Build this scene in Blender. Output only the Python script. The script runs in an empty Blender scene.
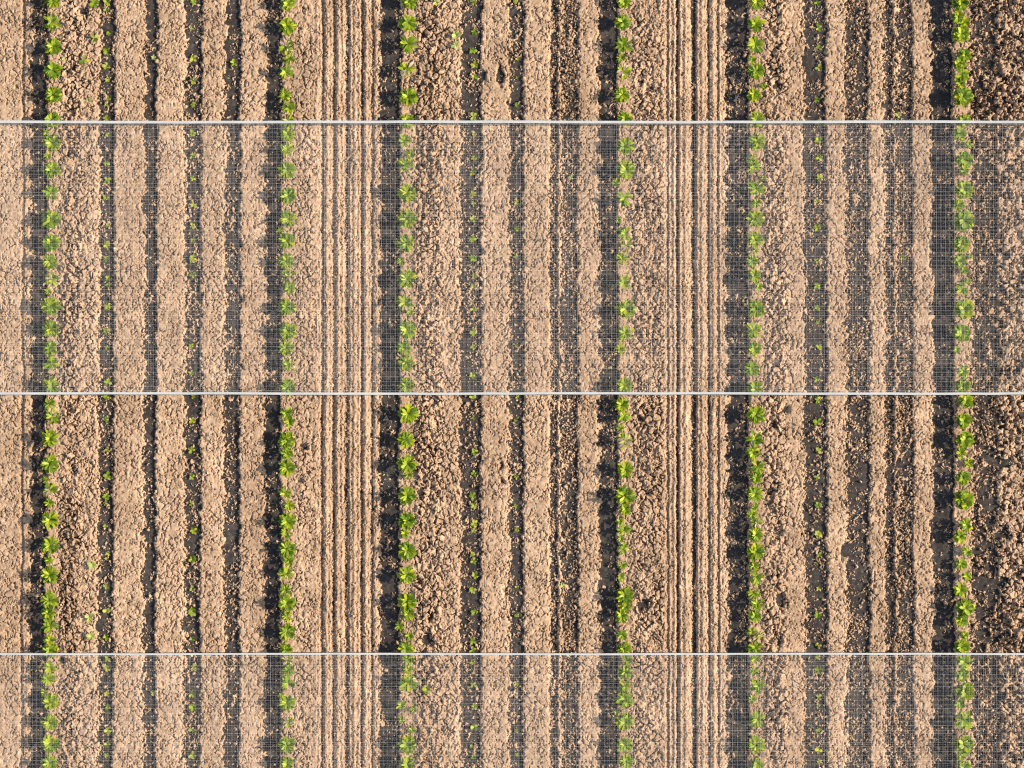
import bpy, math, random
import numpy as np

scene = bpy.context.scene
C = scene.collection
rng = np.random.default_rng(7)
random.seed(7)

# ------------------------------------------------------------------ camera
H = 40.0                      # metres above the field
TILT = math.radians(1.6)
cam_d = bpy.data.cameras.new('camera')
cam = bpy.data.objects.new('camera', cam_d)
C.objects.link(cam)
cam.location = (0.0, -H * math.tan(TILT), H)
cam.rotation_euler = (TILT, 0, 0)
cam_d.sensor_width = 36.0
cam_d.lens = 36.0 * H / 10.24
cam_d.clip_end = 1000.0
scene.camera = cam
CAMX, CAMY, CAMZ = cam.location


def ground(px, py, z=0.0):
    """the place on the plane at height z seen at pixel px, py"""
    fx = (px - 512) / 1024 * 36.0 / cam_d.lens
    fy = -(py - 384) / 1024 * 36.0 / cam_d.lens
    dx, dy, dz = fx, fy, -1.0
    c, s = math.cos(TILT), math.sin(TILT)
    dy, dz = dy * c - dz * s, dy * s + dz * c
    t = (z - CAMZ) / dz
    return CAMX + dx * t, CAMY + dy * t


# ------------------------------------------------------------------ noise
def vnoise(x, y, seed):
    """smooth value noise, -1..1"""
    r = np.random.default_rng(seed)
    tab = r.random((256, 256)) * 2 - 1
    xi = np.floor(x).astype(np.int64)
    yi = np.floor(y).astype(np.int64)
    fx = x - xi
    fy = y - yi
    fx = fx * fx * (3 - 2 * fx)
    fy = fy * fy * (3 - 2 * fy)
    a = tab[xi & 255, yi & 255]
    b = tab[(xi + 1) & 255, yi & 255]
    c = tab[xi & 255, (yi + 1) & 255]
    d = tab[(xi + 1) & 255, (yi + 1) & 255]
    return (a * (1 - fx) + b * fx) * (1 - fy) + (c * (1 - fx) + d * fx) * fy


def fbm(x, y, seed, n=3):
    v = 0
    amp = 1.0
    for i in range(n):
        v = v + amp * vnoise(x * 2 ** i, y * 2 ** i, seed + i * 17)
        amp *= 0.5
    return v


def voronoi(x, y, seed):
    """F1, F2, a random per cell, and a random tilt of the nearest cell's face"""
    r = np.random.default_rng(seed)
    N = 256
    jx = r.random((N, N))
    jy = r.random((N, N))
    rv = r.random((N, N))
    tx = r.random((N, N)) * 2 - 1
    ty = r.random((N, N)) * 2 - 1
    xi = np.floor(x).astype(np.int64)
    yi = np.floor(y).astype(np.int64)
    f1 = np.full(x.shape, 9.0)
    f2 = np.full(x.shape, 9.0)
    cr = np.zeros(x.shape)
    tilt = np.zeros(x.shape)
    for i in (-1, 0, 1):
        for j in (-1, 0, 1):
            a = (xi + i) & 255
            b = (yi + j) & 255
            dx = x - (xi + i + jx[a, b])
            dy = y - (yi + j + jy[a, b])
            d = np.sqrt(dx * dx + dy * dy)
            near = d < f1
            f2 = np.where(near, f1, np.minimum(f2, d))
            tl = dx * tx[a, b] + dy * ty[a, b]
            cr = np.where(near, rv[a, b], cr)
            tilt = np.where(near, tl, tilt)
            f1 = np.where(near, d, f1)
    return f1, f2, cr, tilt


def sstep(a, b, v):
    t = np.clip((v - a) / (b - a), 0, 1)
    return t * t * (3 - 2 * t)


# ------------------------------------------------------------------ the soil's shape (pixels = centimetres)
# furrows: left edge, right edge, depth in cm, amount of dry clods lying over the bottom
FURROWS = [
    (20.5, 23.5, 3.0, .10), (30.5, 46, 7.5, .24), (98, 113, 7, .34), (143.5, 155.5, 8, .26),
    (184, 200.5, 7, .42), (224.5, 239.5, 7.5, .40), (265.5, 281, 7.5, .26),
    (320.2, 323.4, 4.5, .10), (331.5, 335, 4.5, .15), (343.5, 349.5, 4.5, .45), (360, 363, 5, .15),
    (370.5, 373.5, 5, .25), (380, 400, 7.5, .24), (460.5, 481, 7, .38), (509, 523.5, 7, .36),
    (550, 558, 7, .54), (561, 578, 7, .54), (599.5, 618, 7.5, .28),
    (667, 669, 3, .2), (676, 679.5, 5, .12), (690.3, 697, 6, .22), (707, 710, 5, .15), (717.5, 719.5, 4, .3),
    (727, 748.5, 7, .32), (804, 826.5, 7, .36), (846, 869, 7.5, .49), (885, 894, 7.5, .52), (897, 913, 7.5, .54),
    (932.5, 953.5, 7.5, .26), (974, 997, 6.8, .84),
]
# rough, cloddy ground: left, right, strength
ROUGH = [(60, 82, 1.0), (82, 97, .45), (415, 442, 1.0), (442, 459, .3), (550, 578, .5), (632, 664, .8),
         (764, 786, 1.0), (886, 913, .6), (971, 1012, 1.1), (1012, 1060, .8), (297, 312, .35), (846, 870, .5)]
# raked earth with fine ridges
RAKED = [(316, 376), (664, 722)]
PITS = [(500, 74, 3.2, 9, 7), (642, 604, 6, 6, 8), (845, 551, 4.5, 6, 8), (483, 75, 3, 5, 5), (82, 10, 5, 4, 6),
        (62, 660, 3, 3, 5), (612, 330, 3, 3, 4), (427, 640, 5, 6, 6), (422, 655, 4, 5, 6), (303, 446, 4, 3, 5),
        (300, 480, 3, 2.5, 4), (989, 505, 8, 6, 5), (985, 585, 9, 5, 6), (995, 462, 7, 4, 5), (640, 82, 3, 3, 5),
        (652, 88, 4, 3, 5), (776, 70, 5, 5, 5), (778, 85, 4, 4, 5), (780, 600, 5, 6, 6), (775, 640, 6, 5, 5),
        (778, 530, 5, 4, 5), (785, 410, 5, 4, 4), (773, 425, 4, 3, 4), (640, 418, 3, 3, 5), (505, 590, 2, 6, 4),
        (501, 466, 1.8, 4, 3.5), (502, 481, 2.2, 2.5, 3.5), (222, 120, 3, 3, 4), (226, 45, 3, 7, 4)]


def soil_height(PX, PY):
    """dry topsoil height in cm at image-plane centimetres PX, PY (PY grows downwards)"""
    # furrows wander by a centimetre or two and their edges are ragged
    wob = 1.1 * vnoise(PY / 37, PX / 300, 1) + 0.9 * vnoise(PY / 9, PX / 60, 2)
    rag = 1.5 * vnoise(PX / 3.0, PY / 3.2, 3) + 0.8 * vnoise(PX / 1.6, PY / 1.6, 4)
    X = PX + wob * np.where(((PX > 316) & (PX < 376)) | ((PX > 664) & (PX < 722)), .3, .8)
    wx = PX + 1.5 * vnoise(PX / 3.1, PY / 3.1, 5) + .7 * vnoise(PX / 1.5, PY / 1.5, 65)
    wy = PY + 1.5 * vnoise(PX / 3.3, PY / 3.3, 6) + .7 * vnoise(PX / 1.5, PY / 1.5, 66)
    f1, f2, cr, tl = voronoi(wx / 6.6, wy / 6.8, 11)
    g1, g2, gr, gt = voronoi(wx / 2.9 + 40.3, wy / 3.0 + 11.7, 12)
    k1, k2, kr, kt = voronoi(PX / 1.6, PY / 1.6, 13)
    rough = np.zeros(PX.shape)
    for a, b, s in ROUGH:
        rough = np.maximum(rough, s * sstep(a - 4, a + 4, X + rag) * (1 - sstep(b - 4, b + 4, X + rag)))
    raked = np.zeros(PX.shape)
    for a, b in RAKED:
        raked = np.maximum(raked, sstep(a - 2, a + 2, X) * (1 - sstep(b - 2, b + 2, X)))
    patch = 0.5 + 0.5 * fbm(PX / 60, PY / 60, 21, 2)
    rough = rough * (.65 + .6 * patch)
    big = sstep(0.0, 0.15, f2 - f1) * (0.35 + 0.85 * cr) + (.7 + .6 * rough) * tl
    mid = sstep(0.0, 0.16, g2 - g1) * (0.25 + 0.95 * gr) + .55 * gt
    sml = sstep(0.0, 0.45, k2 - k1) * (0.2 + 0.9 * kr) + 0.6 * kt
    grain = .55 + .9 * sstep(-.5, .6, fbm(PX / 17, PY / 23, 49, 2))
    z = 0.6 * patch
    # plain beds: cracked crust with crumbs; rough strips: big clods; raked strips: small crumbs
    z = z + (0.55 + 1.5 * rough) * big * (1 - .85 * raked) + (0.24 + .8 * rough + .5 * raked) * mid * grain + (0.15 + .25 * rough + .55 * raked) * sml * grain + raked * .55 * np.sin(X * 1.12 + .8 * vnoise(PX / 9, PY / 12, 48))
    # missing clods leave dark angular gaps on rough ground
    gapn = .55 * vnoise(PX / 9, PY / 8, 31)
    gap = sstep(.36, .28, gr + gapn)
    gap2 = sstep(.42, .34, cr + .6 * vnoise(PX / 13, PY / 11, 32))
    east = sstep(962, 975, X)
    z = z - rough * ((1.7 + 2.3 * east) * gap + (.7 + 3.6 * east) * gap2 * sstep(.75, .55, gr))
    # scattered open cracks in the crust
    crack = sstep(.13 + .05 * np.minimum(rough, 1), .0, f2 - f1) * sstep(-.4, .1, vnoise(PX / 9, PY / 9, 33))
    z = z - (1.9 + 2.2 * rough) * crack * (1 - .7 * raked)
    crack = sstep(.15, .0, g2 - g1) * sstep(.0, .4, vnoise(PX / 5, PY / 5, 35))
    z = z - 1.6 * crack
    dots = sstep(.60, .80, vnoise(PX / 1.9, PY / 2.4, 34))
    z = z - 1.5 * dots
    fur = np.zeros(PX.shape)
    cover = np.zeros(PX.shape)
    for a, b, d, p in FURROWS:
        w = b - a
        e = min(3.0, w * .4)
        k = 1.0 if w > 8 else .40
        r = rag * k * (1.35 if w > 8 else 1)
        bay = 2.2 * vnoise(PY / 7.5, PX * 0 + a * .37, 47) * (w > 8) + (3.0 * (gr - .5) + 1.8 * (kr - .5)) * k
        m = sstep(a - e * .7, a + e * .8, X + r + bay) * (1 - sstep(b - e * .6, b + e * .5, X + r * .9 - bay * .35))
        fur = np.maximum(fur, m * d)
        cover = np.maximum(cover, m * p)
    # clods and crumbs fallen into the furrows: whole pieces, angular, resting on the bottom
    clus = .30 * vnoise(PX / 10, PY / 12, 41) + .16 * vnoise(PX / 4, PY / 4, 42)
    keep1 = sstep(.04, -.04, gr - (cover * 1.02 - .10 + clus))
    keep2 = sstep(.04, -.04, kr - (cover * .75 - .08 + clus * .8))
    dome1 = keep1 * sstep(.02, .22, g2 - g1) * (.62 + .3 * vnoise(PX / 5, PY / 5, 44) + .35 * gt)
    dome2 = keep2 * sstep(.02, .3, k2 - k1) * (.50 + .3 * kt)
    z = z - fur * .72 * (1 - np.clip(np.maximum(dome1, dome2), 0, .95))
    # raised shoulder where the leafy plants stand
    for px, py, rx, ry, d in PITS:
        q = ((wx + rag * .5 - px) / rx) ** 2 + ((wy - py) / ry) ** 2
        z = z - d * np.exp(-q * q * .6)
    return z


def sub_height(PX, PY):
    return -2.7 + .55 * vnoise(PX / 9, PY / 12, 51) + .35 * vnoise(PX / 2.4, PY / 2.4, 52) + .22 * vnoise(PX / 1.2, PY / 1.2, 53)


def axis(lo, hi, step, far, growth=1.16):
    core = np.arange(lo, hi + step * .5, step)
    out = []
    s, p = step, hi
    while p < far:
        s *= growth
        p += s
        out.append(p)
    inn = []
    s, p = step, lo
    while p > -far:
        s *= growth
        p -= s
        inn.append(p)
    return np.concatenate([np.array(inn[::-1]), core, np.array(out)])


def grid_mesh(name, gx, gy, Z, mat):
    nx, ny = len(gx), len(gy)
    XX, YY = np.meshgrid(gx, gy)
    co = np.empty((nx * ny, 3), np.float32)
    co[:, 0] = XX.ravel()
    co[:, 1] = YY.ravel()
    co[:, 2] = Z.ravel()
    i = np.arange(nx - 1)[None, :] + (np.arange(ny - 1) * nx)[:, None]
    q = np.stack([i, i + 1, i + nx + 1, i + nx], -1).reshape(-1, 4)
    me = bpy.data.meshes.new(name)
    fast_mesh(me, co, q)
    me.materials.append(mat)
    o = bpy.data.objects.new(name, me)
    C.objects.link(o)
    return o


def fast_mesh(me, co, faces, smooth=True):
    n = faces.shape[1]
    me.vertices.add(len(co))
    me.vertices.foreach_set('co', np.ascontiguousarray(co, np.float32).ravel())
    me.loops.add(faces.size)
    me.loops.foreach_set('vertex_index', np.ascontiguousarray(faces, np.int32).ravel())
    me.polygons.add(len(faces))
    me.polygons.foreach_set('loop_start', np.arange(0, faces.size, n, dtype=np.int32))
    me.polygons.foreach_set('use_smooth', np.full(len(faces), smooth))
    me.update(calc_edges=True)
    me.validate()


# ------------------------------------------------------------------ materials
def new_mat(name):
    m = bpy.data.materials.new(name)
    m.use_nodes = True
    nt = m.node_tree
    nt.nodes.clear()
    out = nt.nodes.new('ShaderNodeOutputMaterial')
    return m, nt, out


def noise_node(nt, vec, scale, detail=3.0, rough=.55):
    n = nt.nodes.new('ShaderNodeTexNoise')
    n.inputs['Scale'].default_value = scale
    n.inputs['Detail'].default_value = detail
    n.inputs['Roughness'].default_value = rough
    nt.links.new(vec, n.inputs['Vector'])
    return n.outputs['Fac']


def ramp(nt, fac, stops):
    r = nt.nodes.new('ShaderNodeValToRGB')
    e = r.color_ramp.elements
    while len(e) < len(stops):
        e.new(.5)
    for el, (p, c) in zip(e, stops):
        el.position = p
        el.color = (*c, 1)
    nt.links.new(fac, r.inputs['Fac'])
    return r.outputs['Color']


def mixc(nt, fac, a, b, mode='MIX'):
    n = nt.nodes.new('ShaderNodeMix')
    n.data_type = 'RGBA'
    n.blend_type = mode
    for s, v in ((0, fac), (6, a), (7, b)):
        if isinstance(v, bpy.types.NodeSocket):
            nt.links.new(v, n.inputs[s])
        elif s == 0:
            n.inputs[0].default_value = v
        else:
            n.inputs[s].default_value = (*v, 1)
    return n.outputs[2]


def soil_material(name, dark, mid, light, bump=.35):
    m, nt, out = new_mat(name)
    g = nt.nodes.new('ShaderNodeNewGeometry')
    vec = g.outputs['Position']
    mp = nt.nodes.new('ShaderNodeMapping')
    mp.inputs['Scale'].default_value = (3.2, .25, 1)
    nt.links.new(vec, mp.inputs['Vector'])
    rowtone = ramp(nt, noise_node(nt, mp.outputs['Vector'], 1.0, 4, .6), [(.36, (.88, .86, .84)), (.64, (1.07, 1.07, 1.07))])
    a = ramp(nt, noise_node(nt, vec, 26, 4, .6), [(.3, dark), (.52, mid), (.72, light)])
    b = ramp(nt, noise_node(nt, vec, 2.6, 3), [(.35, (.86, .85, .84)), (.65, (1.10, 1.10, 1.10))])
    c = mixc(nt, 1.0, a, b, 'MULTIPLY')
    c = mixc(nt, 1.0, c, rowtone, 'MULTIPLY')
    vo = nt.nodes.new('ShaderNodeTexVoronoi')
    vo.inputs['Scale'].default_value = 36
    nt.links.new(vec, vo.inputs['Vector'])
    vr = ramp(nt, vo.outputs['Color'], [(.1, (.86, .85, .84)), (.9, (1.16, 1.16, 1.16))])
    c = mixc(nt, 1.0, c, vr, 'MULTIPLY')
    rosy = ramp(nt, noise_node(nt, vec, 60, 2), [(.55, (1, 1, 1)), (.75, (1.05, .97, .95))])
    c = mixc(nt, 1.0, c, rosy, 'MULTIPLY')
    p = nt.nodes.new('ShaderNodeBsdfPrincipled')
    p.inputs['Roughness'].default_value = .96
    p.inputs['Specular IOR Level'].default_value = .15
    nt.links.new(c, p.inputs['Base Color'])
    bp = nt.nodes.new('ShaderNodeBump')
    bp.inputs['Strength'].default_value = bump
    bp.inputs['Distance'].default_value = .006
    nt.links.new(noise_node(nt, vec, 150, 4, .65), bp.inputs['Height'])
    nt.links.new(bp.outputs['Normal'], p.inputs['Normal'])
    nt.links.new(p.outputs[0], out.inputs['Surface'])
    return m


M_TOP = soil_material('dry_topsoil', (.270, .169, .094), (.360, .231, .134), (.448, .303, .187))
M_CRUMB = soil_material('dry_crumbs', (.24, .153, .085), (.38, .255, .148), (.56, .41, .27))
M_SUB_SHADE = soil_material('shade_dark_subsoil', (.026, .0208, .0172), (.043, .0340, .0270), (.084, .066, .049), .8)  # soil tone darkened to stand in for plant and furrow shade


def leaf_material(name, spread=1.0, trans=.26):
    m, nt, out = new_mat(name)
    at = nt.nodes.new('ShaderNodeAttribute')
    at.attribute_name = 'tint'
    g = nt.nodes.new('ShaderNodeNewGeometry')
    mot = ramp(nt, noise_node(nt, g.outputs['Position'], 90, 2), [(.3, (.82, .84, .8)), (.7, (1.12, 1.1, 1.1))])
    c = mixc(nt, 1.0, at.outputs['Color'], mot, 'MULTIPLY')
    p = nt.nodes.new('ShaderNodeBsdfPrincipled')
    p.inputs['Roughness'].default_value = .6
    p.inputs['Specular IOR Level'].default_value = .16
    nt.links.new(c, p.inputs['Base Color'])
    t = nt.nodes.new('ShaderNodeBsdfTranslucent')
    c2 = mixc(nt, 1.0, c, (1.25, 1.2, .35), 'MULTIPLY')
    nt.links.new(c2, t.inputs['Color'])
    mx = nt.nodes.new('ShaderNodeMixShader')
    mx.inputs[0].default_value = trans
    nt.links.new(p.outputs[0], mx.inputs[1])
    nt.links.new(t.outputs[0], mx.inputs[2])
    nt.links.new(mx.outputs[0], out.inputs['Surface'])
    return m


M_LEAF = leaf_material('green_leaf')
M_DRY = leaf_material('withered_leaf', trans=.15)


def plain_material(name, col, rough=.7, trans=0.0):
    m, nt, out = new_mat(name)
    g = nt.nodes.new('ShaderNodeNewGeometry')
    v = ramp(nt, noise_node(nt, g.outputs['Position'], 8, 3), [(.3, tuple(c * .86 for c in col)), (.7, col)])
    p = nt.nodes.new('ShaderNodeBsdfPrincipled')
    p.inputs['Roughness'].default_value = rough
    p.inputs['Specular IOR Level'].default_value = .3
    nt.links.new(v, p.inputs['Base Color'])
    if trans:
        t = nt.nodes.new('ShaderNodeBsdfTranslucent')
        nt.links.new(v, t.inputs['Color'])
        mx = nt.nodes.new('ShaderNodeMixShader')
        mx.inputs[0].default_value = trans
        nt.links.new(p.outputs[0], mx.inputs[1])
        nt.links.new(t.outputs[0], mx.inputs[2])
        nt.links.new(mx.outputs[0], out.inputs['Surface'])
    else:
        nt.links.new(p.outputs[0], out.inputs['Surface'])
    return m


M_THREAD = plain_material('net_thread', (.76, .69, .60), .7, .35)
M_FINE = plain_material('net_filament', (.90, .85, .76), .6, .4)
M_ROPE = plain_material('hem_tape', (.46, .44, .385), .95, .2)

# ------------------------------------------------------------------ ground
gx = axis(-5.4, 5.4, .0065, 45.0)
gy = axis(-4.1, 4.1, .0065, 45.0)
XX, YY = np.meshgrid(gx, gy)
PX, PY = XX * 100 + 512, 384 - YY * 100
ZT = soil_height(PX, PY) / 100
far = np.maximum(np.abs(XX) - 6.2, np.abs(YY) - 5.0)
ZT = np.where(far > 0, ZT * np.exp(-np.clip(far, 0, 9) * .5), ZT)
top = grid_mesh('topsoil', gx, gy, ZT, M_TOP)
top['kind'] = 'structure'
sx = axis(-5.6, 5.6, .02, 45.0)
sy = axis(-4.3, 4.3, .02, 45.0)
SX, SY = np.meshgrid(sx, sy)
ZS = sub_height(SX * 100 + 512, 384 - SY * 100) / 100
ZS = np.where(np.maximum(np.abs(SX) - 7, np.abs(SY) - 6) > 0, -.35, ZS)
sub = grid_mesh('shade_subsoil', sx, sy, ZS, M_SUB_SHADE)  # dark sheet under the topsoil, its colour carries the furrow shade
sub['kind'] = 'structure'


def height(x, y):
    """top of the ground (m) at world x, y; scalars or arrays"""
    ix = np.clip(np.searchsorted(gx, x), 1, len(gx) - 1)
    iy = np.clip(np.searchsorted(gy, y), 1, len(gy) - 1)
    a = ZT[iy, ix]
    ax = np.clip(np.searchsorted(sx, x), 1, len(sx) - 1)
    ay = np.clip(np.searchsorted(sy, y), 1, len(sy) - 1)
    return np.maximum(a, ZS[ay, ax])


# ------------------------------------------------------------------ crumbs of dry soil lying loose
ICO_V = np.array([(0, 0, -1), (.7236, -.52572, -.44721), (-.27638, -.85064, -.44721), (-.89442, 0, -.44721),
                  (-.27638, .85064, -.44721), (.7236, .52572, -.44721), (.27638, -.85064, .44721),
                  (-.7236, -.52572, .44721), (-.7236, .52572, .44721), (.27638, .85064, .44721),
                  (.89442, 0, .44721), (0, 0, 1)])
ICO_F = np.array([(0, 1, 2), (1, 0, 5), (0, 2, 3), (0, 3, 4), (0, 4, 5), (1, 5, 10), (2, 1, 6), (3, 2, 7), (4, 3, 8),
                  (5, 4, 9), (1, 10, 6), (2, 6, 7), (3, 7, 8), (4, 8, 9), (5, 9, 10), (6, 10, 11), (7, 6, 11),
                  (8, 7, 11), (9, 8, 11), (10, 9, 11)])


def crumbs():
    n = 75000
    px = rng.uniform(-20, 1044, n)
    py = rng.uniform(-20, 788, n)
    # keep fewer in the furrows' middle, clustered elsewhere
    dens = .55 + .6 * vnoise(px / 9, py / 9, 61)
    keep = rng.random(n) < np.clip(dens, .05, 1)
    for a, b, d, p in FURROWS:
        if b - a > 9:
            t = (px - a) / (b - a)
            inside = (t > 0) & (t < 1)
            edge = np.minimum(np.abs(t), np.abs(1 - t))
            pr = np.clip(.26 + p * .9 - edge * .3, .16, 1) * (.7 + .9 * vnoise(px / 7, py / 11, 62))
            keep &= ~inside | (rng.random(n) < pr)
    px, py = px[keep], py[keep]
    n = len(px)
    x = (px - 512) / 100
    y = (384 - py) / 100
    r = .0038 + .0075 * rng.random(n) ** 3.2
    big = rng.random(n) < .02
    r[big] *= 1.9
    # larger pieces rolled into the furrows
    for a, b, d, p in FURROWS:
        if b - a > 9:
            q = (px > a) & (px < b) & (rng.random(n) < .30)
            r[q] = .0055 + .008 * rng.random(q.sum()) ** 2
    z = height(x, y) + r * .35
    V = np.tile(ICO_V, (n, 1, 1)) * (1 + rng.uniform(-.32, .32, (n, 12, 1)))
    sc = rng.uniform(.65, 1.35, (n, 1, 3)) * r[:, None, None]
    sc[:, :, 2] *= .8
    V = V * sc
    a = rng.uniform(0, 6.283, n)
    ca, sa = np.cos(a)[:, None], np.sin(a)[:, None]
    co = np.empty_like(V)
    co[:, :, 0] = V[:, :, 0] * ca - V[:, :, 1] * sa + x[:, None]
    co[:, :, 1] = V[:, :, 0] * sa + V[:, :, 1] * ca + y[:, None]
    co[:, :, 2] = V[:, :, 2] + z[:, None]
    F = (ICO_F[None] + (np.arange(n) * 12)[:, None, None]).reshape(-1, 3)
    me = bpy.data.meshes.new('soil_crumbs')
    fast_mesh(me, co.reshape(-1, 3), F, smooth=False)
    me.materials.append(M_CRUMB)
    o = bpy.data.objects.new('soil_crumbs', me)
    C.objects.link(o)
    o['kind'] = 'stuff'
    o['label'] = 'loose dry tan soil crumbs strewn over the beds and furrows'
    o['category'] = 'soil crumbs'


crumbs()


# ------------------------------------------------------------------ leaves
class Leaves:
    """collects leaf blades into one mesh with a colour per corner"""

    def __init__(self):
        self.v, self.f, self.c = [], [], []

    def blade(self, base, az, length, width, lift, droop, col, roll=0.0, pale=1.35, bell=.62, curl=.0):
        """a leaf: narrow stalk, widest at `bell`, pointed tip; lift = start angle, droop = how much it bends over"""
        N = 6
        ca, sa = math.cos(az), math.sin(az)
        x = z = 0.0
        b0 = len(self.v)
        for i in range(N + 1):
            t = i / N
            ang = lift - droop * t
            if i:
                x += length / N * math.cos(ang)
                z += length / N * math.sin(ang)
            if t < bell:
                w = .16 + .84 * math.sin(math.pi / 2 * (t / bell)) ** 1.3
            else:
                w = max(0.0, math.cos(math.pi / 2 * (t - bell) / (1 - bell))) ** .5
            w = width * .5 * max(w, .04)
            side = curl * math.sin(t * 2.4) * length * .25
            for s in (-1, 0, 1):
                lx = x - math.sin(ang) * abs(s) * w * .35 * -1
                lz = z + math.cos(ang) * abs(s) * w * .38 + roll * s * w
                ly = s * w + side
                self.v.append((base[0] + lx * ca - ly * sa, base[1] + lx * sa + ly * ca, base[2] + lz))
        edge = col
        mid = tuple(min(1, k * pale + .008) for k in col)
        for i in range(N):
            for s in range(2):
                a = b0 + i * 3 + s
                q = (a, a + 1, a + 4, a + 3)
                self.f.append(q)
                for vi in q:
                    self.c.append(mid if (vi - b0) % 3 == 1 else edge)

    def stem(self, p0, p1, r, col):
        b0 = len(self.v)
        for k, p in enumerate((p0, p1)):
            for j in range(5):
                a = j * 2 * math.pi / 5
                rr = r * (1 if k == 0 else .6)
                self.v.append((p[0] + rr * math.cos(a), p[1] + rr * math.sin(a), p[2]))
        for j in range(5):
            q = (b0 + j, b0 + (j + 1) % 5, b0 + 5 + (j + 1) % 5, b0 + 5 + j)
            self.f.append(q)
            self.c += [col] * 4

    def build(self, name, mat, parent=None):
        me = bpy.data.meshes.new(name)
        fast_mesh(me, np.array(self.v), np.array(self.f))
        ca = me.color_attributes.new('tint', 'FLOAT_COLOR', 'CORNER')
        c = np.ones((len(self.c), 4), np.float32)
        c[:, :3] = np.array(self.c)
        ca.data.foreach_set('color', c.ravel())
        me.materials.append(mat)
        o = bpy.data.objects.new(name, me)
        C.objects.link(o)
        if parent:
            o.parent = parent
        return o


R = random.Random(5)


def lerp3(a, b, t):
    return tuple(a[i] + (b[i] - a[i]) * t for i in range(3))


DEEP, FRESH, LIME = (.055, .108, .003), (.170, .218, .003), (.320, .315, .006)
PINK, STRAW, BROWN = (.36, .215, .16), (.42, .33, .15), (.25, .155, .095)


def green():
    t = R.random() ** 1.35
    c = lerp3(DEEP, FRESH, t * 2) if t < .5 else lerp3(FRESH, LIME, t * 2 - 1)
    k = R.uniform(.85, 1.12)
    return tuple(v * k for v in c)


def thing(name, label, cat, loc, group):
    o = bpy.data.objects.new(name, None)
    o.empty_display_size = .03
    C.objects.link(o)
    o.location = loc
    o['label'] = label
    o['category'] = cat
    if group:
        o['group'] = group
    return o


def crop_plant(px, py, d, kind, broad, label):
    """kind: f full, s sparse, p pink withered heart, t small tuft"""
    hgt = .215 * (d / 17) ** .6 if kind != 't' else .08
    x, y = ground(px, py, hgt * .55)
    zb = float(height(x, y)) - .004
    root = thing('crop_plant', label, 'crop plant', (x, y, zb), 'leafy crop plants in the rows')
    rad = d / 200 * 1.06
    hub = (0, 0, hgt * .48)
    L = Leaves()
    L.stem((0, 0, -.01), hub, .006, (.20, .22, .05))
    n = {'f': R.randint(21, 27), 's': R.randint(10, 13), 'p': R.randint(9, 12), 't': R.randint(8, 11)}[kind]
    a0 = R.uniform(0, 6.28)
    for i in range(n):
        az = a0 + i * 2 * math.pi / n + R.uniform(-.2, .2)
        if kind in 'sp' and R.random() < .25:
            continue
        ln = rad * R.uniform(.84, 1.08)
        lift = R.uniform(.55, 1.05)
        L.blade(hub, az, ln * 1.12, ln * (R.uniform(.24, .38) if not broad else R.uniform(.40, .58)), lift, R.uniform(.45, 1.15), green(),
                R.uniform(-.3, .3), R.uniform(1.15, 1.5), R.uniform(.6, .76), R.uniform(-.5, .5))
    for i in range({'f': 12, 's': 7, 'p': 7, 't': 4}[kind]):       # lower tiers of leaves along the stem
        ln = rad * R.uniform(.75, 1.05)
        h = hgt * R.uniform(.12, .42)
        L.blade((0, 0, h), R.uniform(0, 6.28), ln * 1.1, ln * R.uniform(.34, .5), R.uniform(.5, 1.0), R.uniform(.3, .9),
                lerp3(DEEP, FRESH, R.random() * .7), R.uniform(-.3, .3), 1.2, R.uniform(.5, .7), R.uniform(-.5, .5))
    L.build('rosette', M_LEAF, root)
    K = Leaves()
    up = (0, 0, hgt * .64)
    K.stem(hub, up, .004, (.26, .28, .08))
    m = {'f': 14, 's': 6, 'p': 4, 't': 5}[kind]
    for i in range(m):
        ln = rad * R.uniform(.55, .9)
        c = lerp3(green(), (.34, .37, .08), R.uniform(.0, .45))
        K.blade(up, R.uniform(0, 6.28), ln * 1.15, ln * (R.uniform(.26, .36) if not broad else R.uniform(.36, .52)), R.uniform(.85, 1.3), R.uniform(.3, 1.0), c,
                R.uniform(-.3, .3), 1.5, R.uniform(.5, .68), R.uniform(-.4, .4))
    K.build('heart', M_LEAF, root)
    if kind in 'sp' or R.random() < .25:
        W = Leaves()
        for i in range({'f': 2, 's': 4, 'p': 7, 't': 2}[kind]):
            ln = rad * R.uniform(.6, 1.0)
            c = lerp3(PINK, STRAW if R.random() < .5 else BROWN, R.random())
            W.blade((R.uniform(-.01, .01), R.uniform(-.01, .01), hgt * (.6 if kind == 'p' else .4)), R.uniform(-1.6, 2.2) if kind == 's' else R.uniform(0, 6.28),
                    ln * 1.1, ln * R.uniform(.3, .5), R.uniform(.3, .9), R.uniform(.6, 1.4), c, R.uniform(-.5, .5), 1.25, .6, R.uniform(-.9, .9))
        w = W.build('withered_leaves', M_DRY, root)
        if kind == 'p':
            w['label'] = 'pinkish brown withered leaves in the middle of the plant'
    return root


ORD = ['', 'first', 'second', 'third', 'fourth', 'fifth', 'sixth', 'seventh', 'eighth', 'ninth', 'tenth', 'eleventh',
       'twelfth', 'thirteenth', 'fourteenth', 'fifteenth', 'sixteenth', 'seventeenth', 'eighteenth']
ROPES = [('upper', 122), ('middle', 394), ('lower', 654)]


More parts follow.
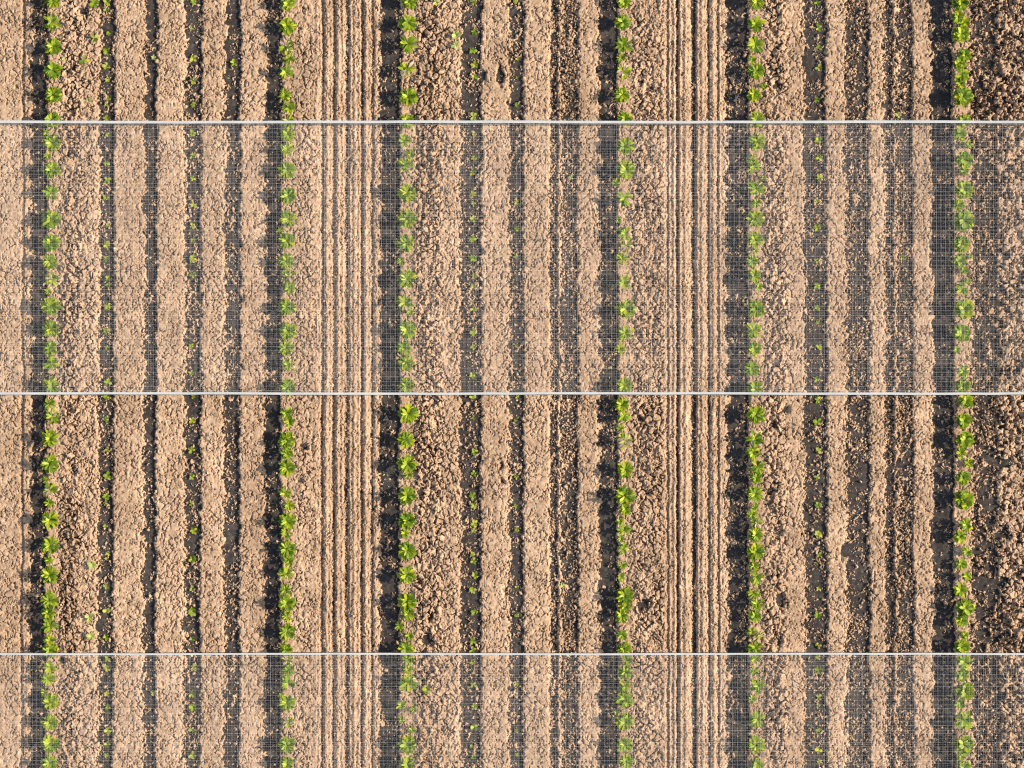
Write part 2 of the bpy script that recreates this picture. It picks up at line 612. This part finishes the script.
def positions(ys):
    """for each y of a row: its place counted from the nearest of the three white hems"""
    out = {}
    for nm, ry in ROPES:
        for i, y in enumerate(ys):
            if abs(y - ry) <= 5:
                out.setdefault(i, 'right at the %s white hem' % nm)
    bounds = [(-50, 122, None, 'upper'), (122, 394, 'upper', 'middle'), (394, 654, 'middle', 'lower'), (654, 900, 'lower', None)]
    seen_hem = {}
    for i in list(out):
        seen_hem.setdefault(out[i], []).append(i)
    for h, lst in seen_hem.items():          # two at one hem: keep only the nearer
        if len(lst) > 1:
            nm = h.split()[3]
            ry = dict(ROPES)[nm]
            lst.sort(key=lambda i: abs(ys[i] - ry))
            for i in lst[1:]:
                del out[i]
    for lo, hi, a, b in bounds:
        idx = [i for i, y in enumerate(ys) if i not in out and lo < y <= hi]
        if a and b:
            near_a = [i for i in idx if ys[i] < (lo + hi) / 2]
            near_b = [i for i in idx if ys[i] >= (lo + hi) / 2]
        else:
            near_a = idx if a else []
            near_b = idx if b else []
        for k, i in enumerate(near_a):
            out[i] = '%s below the %s hem' % (ORD[k + 1], a)
        for k, i in enumerate(near_b[::-1]):
            out[i] = '%s above the %s hem' % (ORD[k + 1], b)
    return out


# px, py, size in px, kind
ROWS = [
    ('the far left leafy row', False, [
        (53, 1, 15, 'f'), (52, 22, 18, 's'), (53, 47, 17, 'f'), (53, 70, 17.5, 'f'), (53, 95, 17, 'f'), (52, 120, 16, 'f'),
        (46, 132, 7, 't'), (52, 143, 17, 'f'), (48, 156, 8, 't'), (52, 170, 17, 'f'), (51, 193, 16.5, 's'), (51, 219, 18, 'f'),
        (51, 243, 17.5, 'f'), (50, 262, 16, 'f'), (52, 279, 15, 'p'), (48, 291, 8, 't'), (51, 306, 19, 'f'), (51, 329, 17, 'f'),
        (50, 348, 14, 'f'), (51, 363, 16, 's'), (52, 386, 17, 'f'), (49, 404, 12, 't'), (52, 416, 16, 'p'), (50, 438, 17, 'f'),
        (50, 464, 17.5, 'f'), (46, 480, 8, 't'), (50, 490, 15, 'p'), (49, 503, 10, 't'), (50, 520, 18, 'f'), (50, 546, 18, 'f'),
        (49, 560, 10, 't'), (50, 575, 18, 'f'), (50, 600, 18, 'f'), (48, 613, 14, 'f'), (50, 626, 17, 's'), (50, 640, 12, 't'),
        (50, 650, 16, 'f'), (50, 667, 14, 's'), (48, 679, 14, 's'), (44, 692, 8, 't'), (50, 702, 17, 'f'), (50, 722, 17, 'f'),
        (50, 744, 18, 'f'), (50, 763, 16, 'f')]),
    ('the second leafy row', False, [
        (288, 4, 15, 'f'), (287, 26, 17, 'f'), (287, 47, 16, 'p'), (289, 59, 12, 't'), (286, 72, 15, 's'), (285, 95, 12, 'f'),
        (289, 107, 13, 'f'), (288, 121, 14, 's'), (288, 134, 14, 'f'), (287, 149, 16, 's'), (287, 170, 17, 'f'), (288, 196, 17, 'f'),
        (288, 219, 17, 's'), (280, 230, 7, 't'), (287, 241, 17, 'f'), (286, 261, 16, 'f'), (288, 276, 14, 'p'), (289, 288, 13, 'f'),
        (287, 307, 17, 'f'), (288, 331, 17.5, 'f'), (286, 348, 15, 'f'), (288, 365, 13, 's'), (288, 388, 17, 'f'), (286, 413, 13, 's'),
        (289, 422, 12, 't'), (287, 440, 17, 'f'), (287, 453, 13, 'f'), (287, 468, 17, 'f'), (285, 493, 13, 's'), (289, 505, 12, 't'),
        (287, 521, 17, 'f'), (286, 533, 12, 't'), (287, 549, 17, 'f'), (289, 561, 12, 't'), (286, 574, 16, 's'), (285, 590, 13, 't'),
        (287, 603, 17, 'f'), (287, 616, 12, 't'), (287, 632, 17, 'f'), (286, 650, 14, 'f'), (288, 660, 13, 'p'), (288, 670, 13, 'f'),
        (288, 683, 16, 's'), (281, 696, 8, 't'), (287, 703, 16, 'f'), (288, 722, 13, 'p'), (287, 745, 17, 'f'), (287, 764, 15, 'f')]),
    ('the third leafy row', False, [
        (409, 2, 15, 'f'), (408, 23, 17.5, 'f'), (408, 44, 19, 's'), (407, 69, 17, 'p'), (408, 97, 18, 'f'), (407, 121, 16, 'f'),
        (404, 141, 14, 's'), (410, 154, 10, 't'), (405, 165, 16, 's'), (407, 193, 19, 'f'), (407, 219, 18.5, 'f'), (406, 243, 18, 'f'),
        (401, 261, 9, 't'), (407, 279, 18.5, 'f'), (405, 303, 17, 's'), (410, 312, 9, 't'), (407, 330, 18, 'f'), (404, 348, 15, 'f'),
        (406, 363, 17, 'f'), (406, 386, 16.5, 'f'), (408, 414, 20, 'f'), (406, 440, 17, 'f'), (407, 464, 19, 'f'), (408, 475, 10, 't'),
        (407, 496, 18.5, 'f'), (407, 521, 17.5, 'f'), (405, 533, 12, 't'), (407, 551, 18, 'f'), (407, 575, 18, 'f'), (407, 602, 18, 'f'),
        (408, 614, 13, 'f'), (400, 626, 10, 't'), (409, 636, 10, 't'), (406, 649, 16, 'f'), (408, 659, 14, 's'), (408, 670, 11, 't'),
        (408, 682, 19, 's'), (401, 705, 11, 's'), (414, 709, 8, 't'), (401, 719, 8, 't'), (412, 730, 9, 't'), (407, 745, 18.5, 'f'),
        (407, 764, 16, 'f')]),
    ('the fourth leafy row', False, [
        (624, 2, 14, 'f'), (623, 22, 16, 'f'), (624, 45, 17, 's'), (621, 58, 10, 't'), (624, 71, 16, 'p'), (622, 95, 15.5, 'f'),
        (625, 119, 15, 'f'), (625, 146, 17.5, 'f'), (626, 170, 19, 'f'), (616, 182, 9, 't'), (625, 198, 18, 's'), (618, 220, 7, 't'),
        (625, 234, 16, 's'), (626, 246, 14, 'p'), (622, 259, 13, 't'), (624, 283, 16, 's'), (626, 309, 20, 'f'), (625, 333, 17, 's'),
        (620, 349, 11, 't'), (624, 386, 17, 'f'), (622, 405, 15, 'f'), (624, 416, 14, 's'), (621, 428, 9, 't'), (625, 441, 17, 'p'),
        (625, 470, 17, 'f'), (625, 496, 20, 'f'), (625, 509, 13, 'f'), (620, 521, 9, 't'), (624, 530, 15, 's'), (621, 539, 8, 't'),
        (623, 549, 12, 's'), (622, 565, 10, 't'), (621, 577, 9, 't'), (625, 596, 18, 'f'), (625, 606, 13, 'f'), (622, 616, 14, 'f'),
        (622, 635, 12, 's'), (624, 649, 15, 'f'), (627, 660, 12, 's'), (625, 672, 15, 'f'), (625, 686, 14, 's'), (625, 699, 17, 'f'),
        (616, 712, 7, 't'), (625, 722, 18, 'f'), (625, 745, 17, 's'), (626, 761, 15, 'f')]),
    ('the fifth leafy row', False, [
        (757, 2, 15, 'f'), (756, 24, 17.5, 's'), (755, 45, 18, 's'), (752, 60, 9, 't'), (756, 71, 17, 'f'), (763, 86, 7, 't'),
        (754, 95, 14, 'f'), (757, 120, 16, 'f'), (757, 142, 17, 'f'), (752, 160, 12, 't'), (754, 167, 14, 's'), (756, 189, 17.5, 's'),
        (763, 178, 6, 't'), (756, 203, 12, 't'), (755, 219, 17, 'f'), (755, 240, 17, 'f'), (755, 250, 9, 'p'), (752, 261, 13, 'f'),
        (754, 276, 14, 'f'), (759, 287, 9, 't'), (756, 309, 18.5, 'f'), (754, 330, 18, 's'), (754, 349, 15, 'f'), (752, 369, 15, 'f'),
        (755, 389, 16, 'f'), (756, 415, 18, 'f'), (755, 438, 17, 's'), (753, 453, 14, 'f'), (757, 466, 16, 's'), (756, 478, 13, 'f'),
        (755, 494, 16, 'f'), (755, 507, 8, 't'), (752, 515, 12, 't'), (757, 523, 12, 'p'), (756, 535, 15, 'f'), (756, 552, 18, 'f'),
        (754, 566, 11, 't'), (756, 577, 17, 's'), (754, 594, 13, 't'), (757, 604, 15, 's'), (755, 616, 13, 'f'), (752, 632, 11, 't'),
        (760, 635, 9, 'p'), (755, 648, 15, 'f'), (755, 659, 12, 's'), (754, 671, 11, 't'), (758, 686, 16, 's'), (752, 699, 10, 't'),
        (757, 719, 17, 's'), (756, 745, 18, 'f'), (757, 764, 13, 'f')]),
    ('the far right leafy row', True, [
        (961, 3, 17, 'f'), (958, 17, 13, 'f'), (965, 22, 11, 't'), (961, 34, 17, 'f'), (965, 55, 13, 'f'), (960, 63, 13, 'f'),
        (962, 75, 15, 's'), (960, 84, 10, 't'), (963, 97, 19, 'f'), (964, 121, 14, 'f'), (960, 134, 14, 'f'), (969, 144, 9, 's'),
        (964, 160, 17, 'f'), (964, 171, 10, 't'), (964, 190, 18, 'f'), (959, 205, 12, 'f'), (964, 221, 20, 'f'), (961, 244, 17, 'f'),
        (970, 256, 6, 't'), (959, 261, 14, 'f'), (964, 270, 9, 't'), (968, 281, 7, 't'), (962, 289, 13, 's'), (964, 309, 20, 'f'),
        (962, 333, 17.5, 'f'), (957, 350, 8, 't'), (963, 371, 14, 's'), (963, 386, 15, 'f'), (966, 401, 15, 'f'), (964, 421, 15, 'f'),
        (965, 440, 17, 'f'), (961, 453, 12, 't'), (969, 463, 10, 't'), (963, 478, 15, 'f'), (964, 500, 19, 'f'), (966, 525, 14, 's'),
        (960, 537, 13, 'f'), (967, 552, 11, 't'), (961, 564, 12, 't'), (967, 576, 10, 's'), (960, 590, 14, 's'), (965, 608, 18, 'f'),
        (962, 620, 13, 'f'), (965, 635, 9, 's'), (962, 647, 15, 'f'), (964, 662, 17, 's'), (962, 675, 13, 'f'), (965, 691, 18, 'f'),
        (960, 704, 11, 't'), (964, 720, 19, 's'), (964, 745, 19, 'f'), (961, 757, 9, 't'), (964, 767, 13, 'f')]),
]
LOOK = {'f': 'full bright green plant', 's': 'thin gappy green plant', 'p': 'half withered plant', 't': 'small low green tuft'}
for rowname, broad, lst in ROWS:
    lst = sorted(lst, key=lambda q: q[1])
    pos = positions([q[1] for q in lst])
    for i, (px, py, d, kind) in enumerate(lst):
        crop_plant(px, py, d, kind, broad, '%s, %s in %s' % (LOOK[kind], pos[i], rowname))


# ------------------------------------------------------------------ seedlings
def seedling(px, py, d, label, group='seedlings in the furrows', name='seedling', cat='seedling', pale=False):
    x, y = ground(px, py, -.03)
    zb = float(height(x, y)) - .002
    L = Leaves()
    hub = (0, 0, d * .0022)
    L.stem((0, 0, -.004), hub, .0022, (.2, .24, .05))
    n = R.randint(4, 6)
    a0 = R.uniform(0, 6.28)
    for i in range(n):
        ln = d / 200 * R.uniform(.8, 1.25)
        c = green()
        if pale:
            c = lerp3(c, (.40, .38, .12), R.uniform(.4, .9))
        elif R.random() < .4:
            c = lerp3(c, (.30, .26, .07), R.uniform(.4, .8))
        L.blade(hub, a0 + i * 6.28 / n + R.uniform(-.4, .4), ln * 1.1, ln * R.uniform(.55, .85), R.uniform(.2, .9), R.uniform(.2, 1.0), c,
                R.uniform(-.2, .2), 1.25, .55, R.uniform(-.3, .3))
    o = L.build(name, M_LEAF)
    o.location = (x, y, zb)
    o['label'] = label
    o['category'] = cat
    if group:
        o['group'] = group
    return o


SPROUT = [
    ('the leftmost sprout row', 107, [2, 10, 34, 52, 66, 80, 99, 105, 118, 135, 163, 180, 198, 226, 245, 259, 279, 285, 306, 331, 347,
                                      383, 397, 420, 450, 476, 496, 503, 526, 553, 559, 586, 611, 637, 659, 668, 694, 707, 731, 744, 755]),
    ('the second sprout row', 192.5, [2, 28, 59, 81, 105, 134, 156, 179, 205, 226, 240, 259, 275, 346, 373, 396, 420, 450, 477, 504,
                                      531, 559, 588, 612, 639, 667, 694, 707, 730, 755]),
    ('the third sprout row', 473.5, [2, 32, 51, 65, 77, 117, 135, 158, 173, 194, 204, 219, 239, 258, 276, 286, 309, 332, 347, 375, 397,
                                     418, 452, 473, 496, 505, 524, 531, 554, 561, 575, 590, 612, 641, 650, 662, 685, 707, 727, 747, 757]),
    ('the fourth sprout row', 516.5, [2, 59, 78, 105, 203, 229, 256, 347, 397, 420, 477, 506, 530, 587, 615, 684, 731, 755]),
    ('the rightmost sprout row', 818, [3, 28, 48, 68, 100, 123, 140, 158, 178, 201, 228, 261, 286, 308, 322, 347, 379, 400, 422, 450,
                                       477, 505, 534, 555, 563, 589, 615, 645, 657, 670, 697, 706, 730, 750, 762]),
]
for rowname, x0, ys in SPROUT:
    pos = positions(ys)
    for i, y in enumerate(ys):
        d = R.uniform(5.0, 8.0) if x0 != 516.5 else R.uniform(3.6, 5.4)
        if i and y - ys[i - 1] < 9:
            d *= .8
        seedling(x0 + R.uniform(-1.2, 1.2), y, d, 'tiny seedling, %s in %s' % (pos[i], rowname))
WEEDS = [
    (95, 4, 11, 0, 'bright green weed at the top edge beside the leftmost sprout row'),
    (95, 39, 10, 0, 'pale green weed on clods left of the leftmost sprout row'),
    (85, 61, 10, 0, 'yellow green weed on cracked soil between the far left leafy row and sprouts'),
    (65, 60, 7, 1, 'tiny yellowish weed just right of the far left leafy row'),
    (89, 101, 7, 1, 'faint yellowish weed on cracked soil just above the upper hem'),
    (456, 36, 9, 1, 'upper of two pale straw green weeds left of the third sprout row'),
    (456, 46, 8, 1, 'lower of two pale straw green weeds left of the third sprout row'),
    (436, 3, 8, 1, 'pale weed at the top edge right of the third leafy row'),
    (154, 58, 6, 1, 'yellowish weed in the empty furrow above the upper hem'),
    (234, 63, 7, 0, 'green weed in the dark furrow left of the second leafy row'),
    (93, 565, 10, 1, 'large pale weed on the soil left of the leftmost sprout row'),
    (90, 617, 10, 1, 'straw coloured weed a little above the lower hem'),
    (92, 636, 9, 1, 'pale creeping weed right above the lower hem'),
    (88, 748, 8, 0, 'green weed low down under the lower net near the leftmost sprouts'),
    (427, 690, 9, 0, 'green weed on clods right of the third leafy row below the lower hem'),
    (153, 693, 5, 1, 'tiny orange tinged weed in the empty furrow below the lower hem'),
    (902, 258, 6, 0, 'lone green weed in the cloddy furrow right of the bare beds'),
    (898, 115, 6, 1, 'lone yellowish weed near the upper hem left of the far right row'),
    (571, 178, 6, 1, 'straw coloured weed in the patchy furrow left of the fourth leafy row'),
    (563, 586, 6, 1, 'yellowish weed in the patchy furrow above the lower hem'),
    (346, 398, 0, 0, '')]
for px, py, d, pale, lab in WEEDS:
    if d:
        seedling(px, py, d, lab, 'scattered weeds on the soil', 'weed', 'weed', bool(pale))


# ------------------------------------------------------------------ nets
NETZ = .235


def net_z(x, y):
    return NETZ + .007 * np.sin(x * 2.3 + .4) * np.cos(y * 1.9) + .004 * np.sin(x * 6.1 + y * 3.0)


def threads_mesh(name, lines, w, mat, parent, flat=.7, smooth=True):
    """each line is an (n,3) array; swept with a small square section into ONE netting mesh"""
    vs, fs, off = [], [], 0
    for P in lines:
        n = len(P)
        d = np.gradient(P, axis=0)
        d /= np.linalg.norm(d, axis=1)[:, None]
        side = np.stack([-d[:, 1], d[:, 0], np.zeros(n)], 1)
        up = np.array([0, 0, 1.0])
        ww = w * (.8 + .4 * random.random())
        ring = np.stack([P + side * ww, P + up * ww * flat, P - side * ww, P - up * ww * flat], 1)
        vs.append(ring.reshape(-1, 3))
        i = (np.arange(n - 1) * 4)[:, None]
        j = np.arange(4)[None]
        k = (j + 1) % 4
        fs.append(np.stack([i + j, i + k, i + 4 + k, i + 4 + j], -1).reshape(-1, 4) + off)
        off += 4 * n
    me = bpy.data.meshes.new(name)
    fast_mesh(me, np.concatenate(vs), np.concatenate(fs), smooth)
    me.materials.append(mat)
    o = bpy.data.objects.new(name, me)
    C.objects.link(o)
    o.parent = parent
    return o


def crop_net(y0, y1, label, hem0, hem1):
    """net between image rows y0 and y1 (taut along x), its white hem tape along the edges"""
    _, wy0 = ground(512, y0, NETZ)
    _, wy1 = ground(512, y1, NETZ)
    root = thing('crop_net', label, 'crop net', (0, (wy0 + wy1) / 2, 0), None)
    yc = root.location[1]
    lines = []
    xs = np.arange(-5.9, 5.9, .06)
    y = wy0 - .03
    while y > wy1 + .01:
        ph = random.uniform(0, 6.28)
        yy = y + .0035 * np.sin(xs * .9 + ph) + .002 * np.sin(xs * 3.1 + ph * 2)
        lines.append(np.stack([xs, yy - yc, net_z(xs, yy)], 1))
        y -= .0435 * random.uniform(.82, 1.18)
    ys = np.linspace(wy0, wy1, 40)
    x = -5.9
    while x < 5.9:
        ph = random.uniform(0, 6.28)
        xx = x + .003 * np.sin(ys * 1.7 + ph) + .0015 * np.sin(ys * 6 + ph * 3)
        lines.append(np.stack([xx, ys - yc, net_z(xx, ys) + .0012], 1))
        x += .0465 * random.uniform(.82, 1.18)
    threads_mesh('netting', lines, THREAD, M_THREAD, root, .12, False)
    fine = []
    xs = np.arange(-5.9, 5.9, .15)
    y = wy0 - .01
    while y > wy1 + .005:
        fine.append(np.stack([xs, np.full(xs.shape, y - yc), net_z(xs, y + 0 * xs) - .0015], 1))
        y -= .017 * random.uniform(.8, 1.2)
    ys = np.linspace(wy0, wy1, 16)
    x = -5.9
    while x < 5.9:
        fine.append(np.stack([np.full(ys.shape, x), ys - yc, net_z(x + 0 * ys, ys) - .0022], 1))
        x += .017 * random.uniform(.8, 1.2)
    threads_mesh('fine_mesh', fine, .00011, M_FINE, root, .12, False)
    xs = np.arange(-5.9, 5.9, .04)
    for on, wy in ((hem0, wy0), (hem1, wy1)):
        if on:
            yy = wy + .002 * np.sin(xs * 1.3 + wy) + .0018 * vnoise(xs * 4, xs * 0 + wy, 71)
            line = np.stack([xs, yy - yc, net_z(xs, yy) + .004], 1)
            threads_mesh('hem_tape', [line], .0112, M_ROPE, root, .06, False)


THREAD = .00030
crop_net(122, 393.5, 'wide white mesh net over the crop between the upper and middle white hems', True, True)
crop_net(654, 835, 'white mesh net running off the bottom edge below the lower white hem', True, False)

# ------------------------------------------------------------------ light
SUN_EL, SUN_AZ = math.radians(35), math.radians(0.3)       # from the right of the picture
d = bpy.data.lights.new('sun', 'SUN')
d.energy = 3.5
d.angle = math.radians(.5)
d.color = (1.0, .93, .82)
sun = bpy.data.objects.new('sun', d)
C.objects.link(sun)
sun.rotation_euler = (0, math.radians(90) - SUN_EL, SUN_AZ)
w = bpy.data.worlds.new('World')
scene.world = w
w.use_nodes = True
nt = w.node_tree
bg = nt.nodes['Background']
sky = nt.nodes.new('ShaderNodeTexSky')
sky.sky_type = 'NISHITA'
sky.sun_disc = False
sky.sun_elevation = SUN_EL
sky.sun_rotation = math.radians(90) - SUN_AZ
nt.links.new(sky.outputs[0], bg.inputs['Color'])
bg.inputs['Strength'].default_value = .15

vs = scene.view_settings
vs.view_transform = 'Standard'
vs.look = 'None'
vs.gamma = 1
vs.exposure = 1.20
vs.use_curve_mapping = False
scene.render.engine = 'CYCLES'
scene.cycles.use_denoising = False
scene.cycles.max_bounces = 6
scene.cycles.filter_width = 1.15
